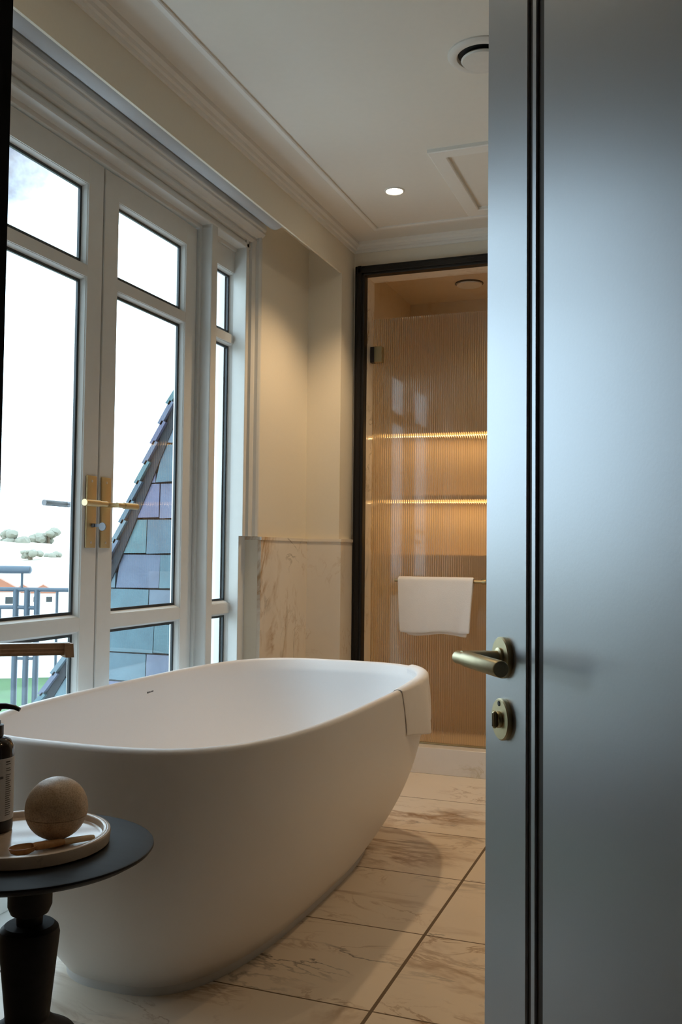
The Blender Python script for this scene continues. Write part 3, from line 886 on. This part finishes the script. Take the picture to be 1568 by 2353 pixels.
def gable():
    pts = [(-2.112, 1.745), (-2.143, 1.681), (-2.452, .982), (-2.66, .558), (-2.79, .363), (-2.98, .12), (-3.25, -.15), (-3.25, -1.2), (-2.1, -1.2), (-2.1, 1.745)]
    def xl(z):
        for (x0, z0), (x1, z1) in zip(pts, pts[1:6]):
            if z1 <= z <= z0: return x0+(x1-x0)*(z0-z)/(z0-z1)
        return -3.25 if z < .12 else -2.1
    r = thing('slate_gable', 'blue grey slate gable rising beyond the right balcony door', 'roof', (-2.5, 3.7, -1.2))
    back = bmesh.new(); prism(back, [(x, z) for x, z in pts], 3.625, 3.85, 'y'); obj('gable_core', back, M['slate_back'], r)
    bm = bmesh.new(); rng = random.Random(11); z = -1.15; k = 0
    while z < 1.72:
        h = rng.uniform(.145, .18) if z > .7 else rng.uniform(.125, .165); z1 = min(z+h, 1.735); x = -2.098; x -= 0
        x = -2.098 + rng.uniform(0, .0)
        first = True
        while x > xl(z)-.02:
            w = rng.uniform(.19, .30) if not first else rng.uniform(.08, .22); first = False
            a, b_ = x-.004, x-w
            l0, l1 = xl(z+.004)+.035, xl(z1-.004)+.035
            p = [(max(b_, l0), z+.004+rng.uniform(-.004, .004)), (a, z+.004+rng.uniform(-.004, .004)), (a+rng.uniform(-.003, .003), z1-.004), (max(b_, l1), z1-.004)]
            if a > l1+.01 or a > l0+.01:
                if a <= l1: p = [p[0], p[1], (a-.001, z1-.02)]
                tilt = rng.uniform(-.003, .003)
                f0 = [bm.verts.new((q[0], 3.598-tilt-(.006 if i < 2 else 0), q[1])) for i, q in enumerate(p)]
                f1 = [bm.verts.new((q[0], 3.63, q[1])) for q in p]
                bm.faces.new(f0); n = len(p)
                for i in range(n):
                    j = (i+1) % n; bm.faces.new((f0[i], f0[j], f1[j], f1[i]))
            x -= w
        z += h; k += 1
    obj('slate_slabs', bm, M['slate'], r)
    # verge tiles stepped along the slope and a rake board
    bm = bmesh.new()
    for (x0, z0), (x1, z1) in zip(pts[:6], pts[1:7]):
        ln = math.dist((x0, z0), (x1, z1)); m_ = max(1, round(ln/.10))
        d = ((x1-x0)/ln, (z1-z0)/ln); nrm = (d[1], -d[0])
        for i in range(m_):
            a = ln*i/m_-.012; e = ln*(i+1)/m_+.008
            q = [(x0+d[0]*a+nrm[0]*.010, z0+d[1]*a+nrm[1]*.010), (x0+d[0]*e+nrm[0]*.026, z0+d[1]*e+nrm[1]*.026), (x0+d[0]*e+nrm[0]*.004, z0+d[1]*e+nrm[1]*.004), (x0+d[0]*a-nrm[0]*.012, z0+d[1]*a-nrm[1]*.012)]
            prism(bm, q, 3.570, 3.85, 'y')
    obj('verge_tiles', bm, M['slate'], r)
    bm = bmesh.new()
    rings = []
    for i in range(7):
        x, z = pts[i]
        rings.append([(x+.004, 3.588, z-.004), (x+.048, 3.588, z-.006), (x+.048, 3.64, z-.006), (x+.004, 3.64, z-.004)])
    ring_loft(bm, rings, True, True, True)
    obj('rake_board', bm, M['slate_back'], r)
    bm = bmesh.new()
gable()

# bowed metal balustrade further out
bal = thing('balcony_railing', 'blue grey metal balcony railing outside the left glazed door', 'railing', (-3.4, 4.0, -.05))
def bp(px_off, z):   # points along the bow of the railing; px_off is the distance from its right end
    return Vector((-3.123-px_off*.94, 4.186-px_off*.34+.05*px_off*px_off, z))
bm = bmesh.new(); tube(bm, [bp(s_, .922) for s_ in (.198, .204, .30, .5, .8, 1.2, 1.7)], [.012, .020, .021, .021, .021, .021, .021], 20); obj('handrail', bm, M['rail_metal'], bal, True)
bm = bmesh.new(); tube(bm, [bp(s_, .817) for s_ in (-.02, .2, .45, .8, 1.2, 1.7)], .0115, 14); obj('upper_rail', bm, M['rail_metal'], bal, True)
bm = bmesh.new(); tube(bm, [bp(s_, .722-.02*abs(s_-.3)) for s_ in (.17, .3, .5, .8, 1.2, 1.7)], .011, 14); obj('middle_rail', bm, M['rail_metal'], bal, True)
bm = bmesh.new(); tube(bm, [bp(s_, .03) for s_ in (-.02, .2, .5, .8, 1.2, 1.7)], .0115, 14); obj('bottom_rail', bm, M['rail_metal'], bal, True)
for s_, rad, top in ((.055, .0075, .817), (.163, .016, .817), (.217, .016, .817), (.278, .016, .817), (.365, .0075, .722), (.46, .016, .817), (.58, .016, .817), (.72, .016, .817), (.90, .016, .817), (1.1, .016, .817), (1.35, .016, .817), (1.6, .016, .817)):
    bm = bmesh.new(); tube(bm, [bp(s_, -.05), bp(s_, top)], rad, 12); obj('baluster', bm, M['rail_metal'], bal, True)
bm = bmesh.new(); tube(bm, [bp(.248, .815), bp(.248, .91)], .007, 10); obj('handrail_stay', bm, M['rail_metal'], bal, True)
bm = bmesh.new(); tube(bm, [bp(.9, .815), bp(.9, .91)], .007, 10); obj('handrail_stay', bm, M['rail_metal'], bal, True)
bm = bmesh.new(); tube(bm, [bp(.18, .45), bp(.26, .45)], .008, 10); obj('cross_link', bm, M['rail_metal'], bal, True)
struct('trim_11', B(-5.2, -2.95, 3.0, 4.35, -.30, -.055), M['balcony'], 'edge of the lower balcony under the railing')

# far ground, lawn, garden wall, houses, trees
struct('ground_outside', B(-420, -7.0, -150, 420, -3.2, -3.0), M['land'])
bm = bmesh.new(); rings = []
rngh = random.Random(5)
for dist, zz in ((70, -3.02), (88, -.9), (95, .05), (112, .9), (119, 1.75), (140, 2.1), (170, 2.4)):
    rings.append([(-math.sin(a)*dist, math.cos(a)*dist, zz + (rngh.uniform(-.3, .3) if zz > -2 else 0)) for a in [math.radians(22+38*i/24) for i in range(25)]])
ring_loft(bm, rings, close=False)
struct('hill_outside', bm, M['land'], None, None, True)
obj('lawn', B(-24.5, -8, 3, 27, -3.0, -2.96), M['lawn'], None, label='green lawn below the balcony', cat='lawn', kind='structure')
gw = thing('garden_wall', 'long white garden wall beyond the lawn', 'wall', (-19.5, 23, -3))
bm = bmesh.new(); a = Vector((-27, 18.5, 0)); b_ = Vector((-12.5, 29, 0)); dv = (b_-a).normalized(); nv = Vector((-dv.y, dv.x, 0))*.15
ring_loft(bm, [[a+nv+Vector((0, 0, z)), b_+nv+Vector((0, 0, z)), b_-nv+Vector((0, 0, z)), a-nv+Vector((0, 0, z))] for z in (-3, -1.1)], True, True, True)
obj('wall_panel', bm, M['outside_white'], gw)
bm = bmesh.new(); nv2 = nv*1.4
ring_loft(bm, [[a+nv2+Vector((0, 0, z)), b_+nv2+Vector((0, 0, z)), b_-nv2+Vector((0, 0, z)), a-nv2+Vector((0, 0, z))] for z in (-1.1, -1.02)], True, True, True)
obj('coping', bm, M['outside_white'], gw)
def house(dirv, dist, w, label):
    d = Vector((dirv[0], dirv[1], 0)).normalized(); c = d*dist
    t = thing('house', label, 'house', (c.x, c.y, -3), math.atan2(d.y, d.x), group='houses with orange roofs in the distance')
    ORG[t.name] = None
    zt = HC + dirv[2]*dist + 3
    ev = zt - w*.32
    obj('house_wall', B(-w*.5, w*.5, -w*.5, w*.5, 0, ev), M['outside_white'], t, local=True)
    bm = bmesh.new(); prism(bm, [(-w*.6, ev-.05), (w*.6, ev-.05), (0, zt)], -w*.55, w*.55, 'x')
    obj('house_roof', bm, M['roof_tile'], t, local=True, label='orange tiled roof')
    for y in (-w*.25, w*.25): obj('house_window', B(-w*.51, -w*.49, y-w*.12, y+w*.12, ev*.55, ev*.8), M['gasket'], t, local=True)
house((-.649, .828, -.036), 62, 1.5, 'white house with orange roof, nearest the door stile')
house((-.668, .819, -.036), 66, 1.5, 'white house with orange roof, directly under the railing end')
house((-.692, .812, -.030), 58, 2.2, 'white house with orange roof, at the left edge')
def tree(dirv, dist, size, label, wide=1.3):
    d = Vector((dirv[0], dirv[1], 0)).normalized(); c = d*dist; zb = -3.0
    ztop = HC + dirv[2]*dist
    t = thing('tree', label, 'tree', (c.x, c.y, zb), group='pale trees on the far hillside'); ORG[t.name] = None
    rng = random.Random(int(dist*7+dirv[0]*1000)); bm = bmesh.new()
    for k in range(9):
        r = size*rng.uniform(.28, .5)
        m_ = Matrix.Translation((rng.uniform(-.6, .6)*size*wide, rng.uniform(-.5, .5)*size, ztop-zb-size*.5+rng.uniform(-.35, .25)*size)) @ Matrix.Diagonal((1, 1, rng.uniform(.7, .9), 1))
        g = bmesh.ops.create_icosphere(bm, subdivisions=2, radius=r, matrix=m_)
        for v in g['verts']: v.co += Vector((rng.uniform(-1, 1), rng.uniform(-1, 1), rng.uniform(-1, 1)))*r*.13
    obj('tree_crown', bm, M['crown'], t, True, local=True)
    bm = bmesh.new(); tube(bm, [(0, 0, 0), (0, 0, max(.5, ztop-zb-size*.6))], [.35, .2], 10); obj('tree_trunk', bm, M['trunk'], t, True, local=True)
tree((-.681, .813, .020), 120, 2.0, 'dark far tree at the left edge above the railing', 1.5)
tree((-.643, .827, .022), 131, 2.2, 'grey green far tree left of the outer door lever')
tree((-.661, .821, -.001), 95, .9, 'low pale far bush straight above the railing end', 1.6)
tree((-.640, .830, -.002), 97, .9, 'low green far bush nearest the door stile', 1.1)

# ------------------------------------------------------------------ sky
w = bpy.data.worlds.new('sky'); SC.world = w; w.use_nodes = True
nt = w.node_tree; nt.nodes.clear()
out = nt.nodes.new('ShaderNodeOutputWorld'); bg = nt.nodes.new('ShaderNodeBackground')
tc = nt.nodes.new('ShaderNodeTexCoord')
# an opening in the bright cloud, where blue sky shows
dt = N(nt, 'ShaderNodeVectorMath', operation='DOT_PRODUCT'); L(nt, tc.outputs['Generated'], dt.inputs[0])
v = Vector((-.700, .665, .395)).normalized(); v = Vector((-.66, .74, .38)); v = Vector((-.6557, .7545+.0, .400)).normalized()
dt.inputs[1].default_value = v
nz = noise(nt, tc.outputs['Generated'], 14, 5, .6, .3)
mr = N(nt, 'ShaderNodeMapRange'); mr.inputs['From Min'].default_value = .0; mr.inputs['From Max'].default_value = 1
mr.inputs['To Min'].default_value = -.0055; mr.inputs['To Max'].default_value = .0055; L(nt, nz.outputs['Fac'], mr.inputs['Value'])
ad = N(nt, 'ShaderNodeMath', operation='ADD'); L(nt, dt.outputs['Value'], ad.inputs[0]); L(nt, mr.outputs[0], ad.inputs[1])
r = N(nt, 'ShaderNodeMapRange'); r.inputs['From Min'].default_value = .9925; r.inputs['From Max'].default_value = 1.0010; L(nt, ad.outputs[0], r.inputs['Value'])
nz2 = noise(nt, tc.outputs['Generated'], 30, 4, .6, .2)
patch = mixc(nt, nz2.outputs['Fac'], (.050, .080, .145), (.16, .16, .165))
col = mixc(nt, r.outputs[0], (.68, .845, 1.0), patch)
L(nt, col, bg.inputs['Color']); bg.inputs['Strength'].default_value = 5.6
L(nt, bg.outputs[0], out.inputs['Surface'])

# ------------------------------------------------------------------ camera
yaw, pitch, roll, F = .357688576, .0429573306, .0108420445, 2147.278
cy, sy, cp, sp_ = math.cos(yaw), math.sin(yaw), math.cos(pitch), math.sin(pitch)
f = Vector((-sy*cp, cy*cp, sp_)); r_ = Vector((cy, sy, 0)); u = r_.cross(f)
c_, s_ = math.cos(roll), math.sin(roll)
R2 = c_*r_ + s_*u; U2 = -s_*r_ + c_*u
cam = bpy.data.cameras.new('camera'); co = link(bpy.data.objects.new('camera', cam))
mw = Matrix((R2, U2, -f)).transposed().to_4x4(); mw.translation = (0, 0, HC); co.matrix_world = mw
cam.sensor_fit = 'VERTICAL'; cam.sensor_height = 36; cam.lens = F/2353*36; cam.clip_start = .02; cam.clip_end = 2000
SC.camera = co
vs = SC.view_settings
SC.display_settings.display_device = 'sRGB'
vs.view_transform = 'Standard'; vs.look = 'None'; vs.gamma = 1; vs.use_curve_mapping = False
vs.exposure = 0.0
SC.cycles.max_bounces = 14; SC.cycles.transparent_max_bounces = 24; SC.cycles.transmission_bounces = 10; SC.cycles.glossy_bounces = 5; SC.cycles.diffuse_bounces = 6
SC.cycles.caustics_reflective = False
SC.cycles.use_denoising = True
SC.cycles.sample_clamp_indirect = 6
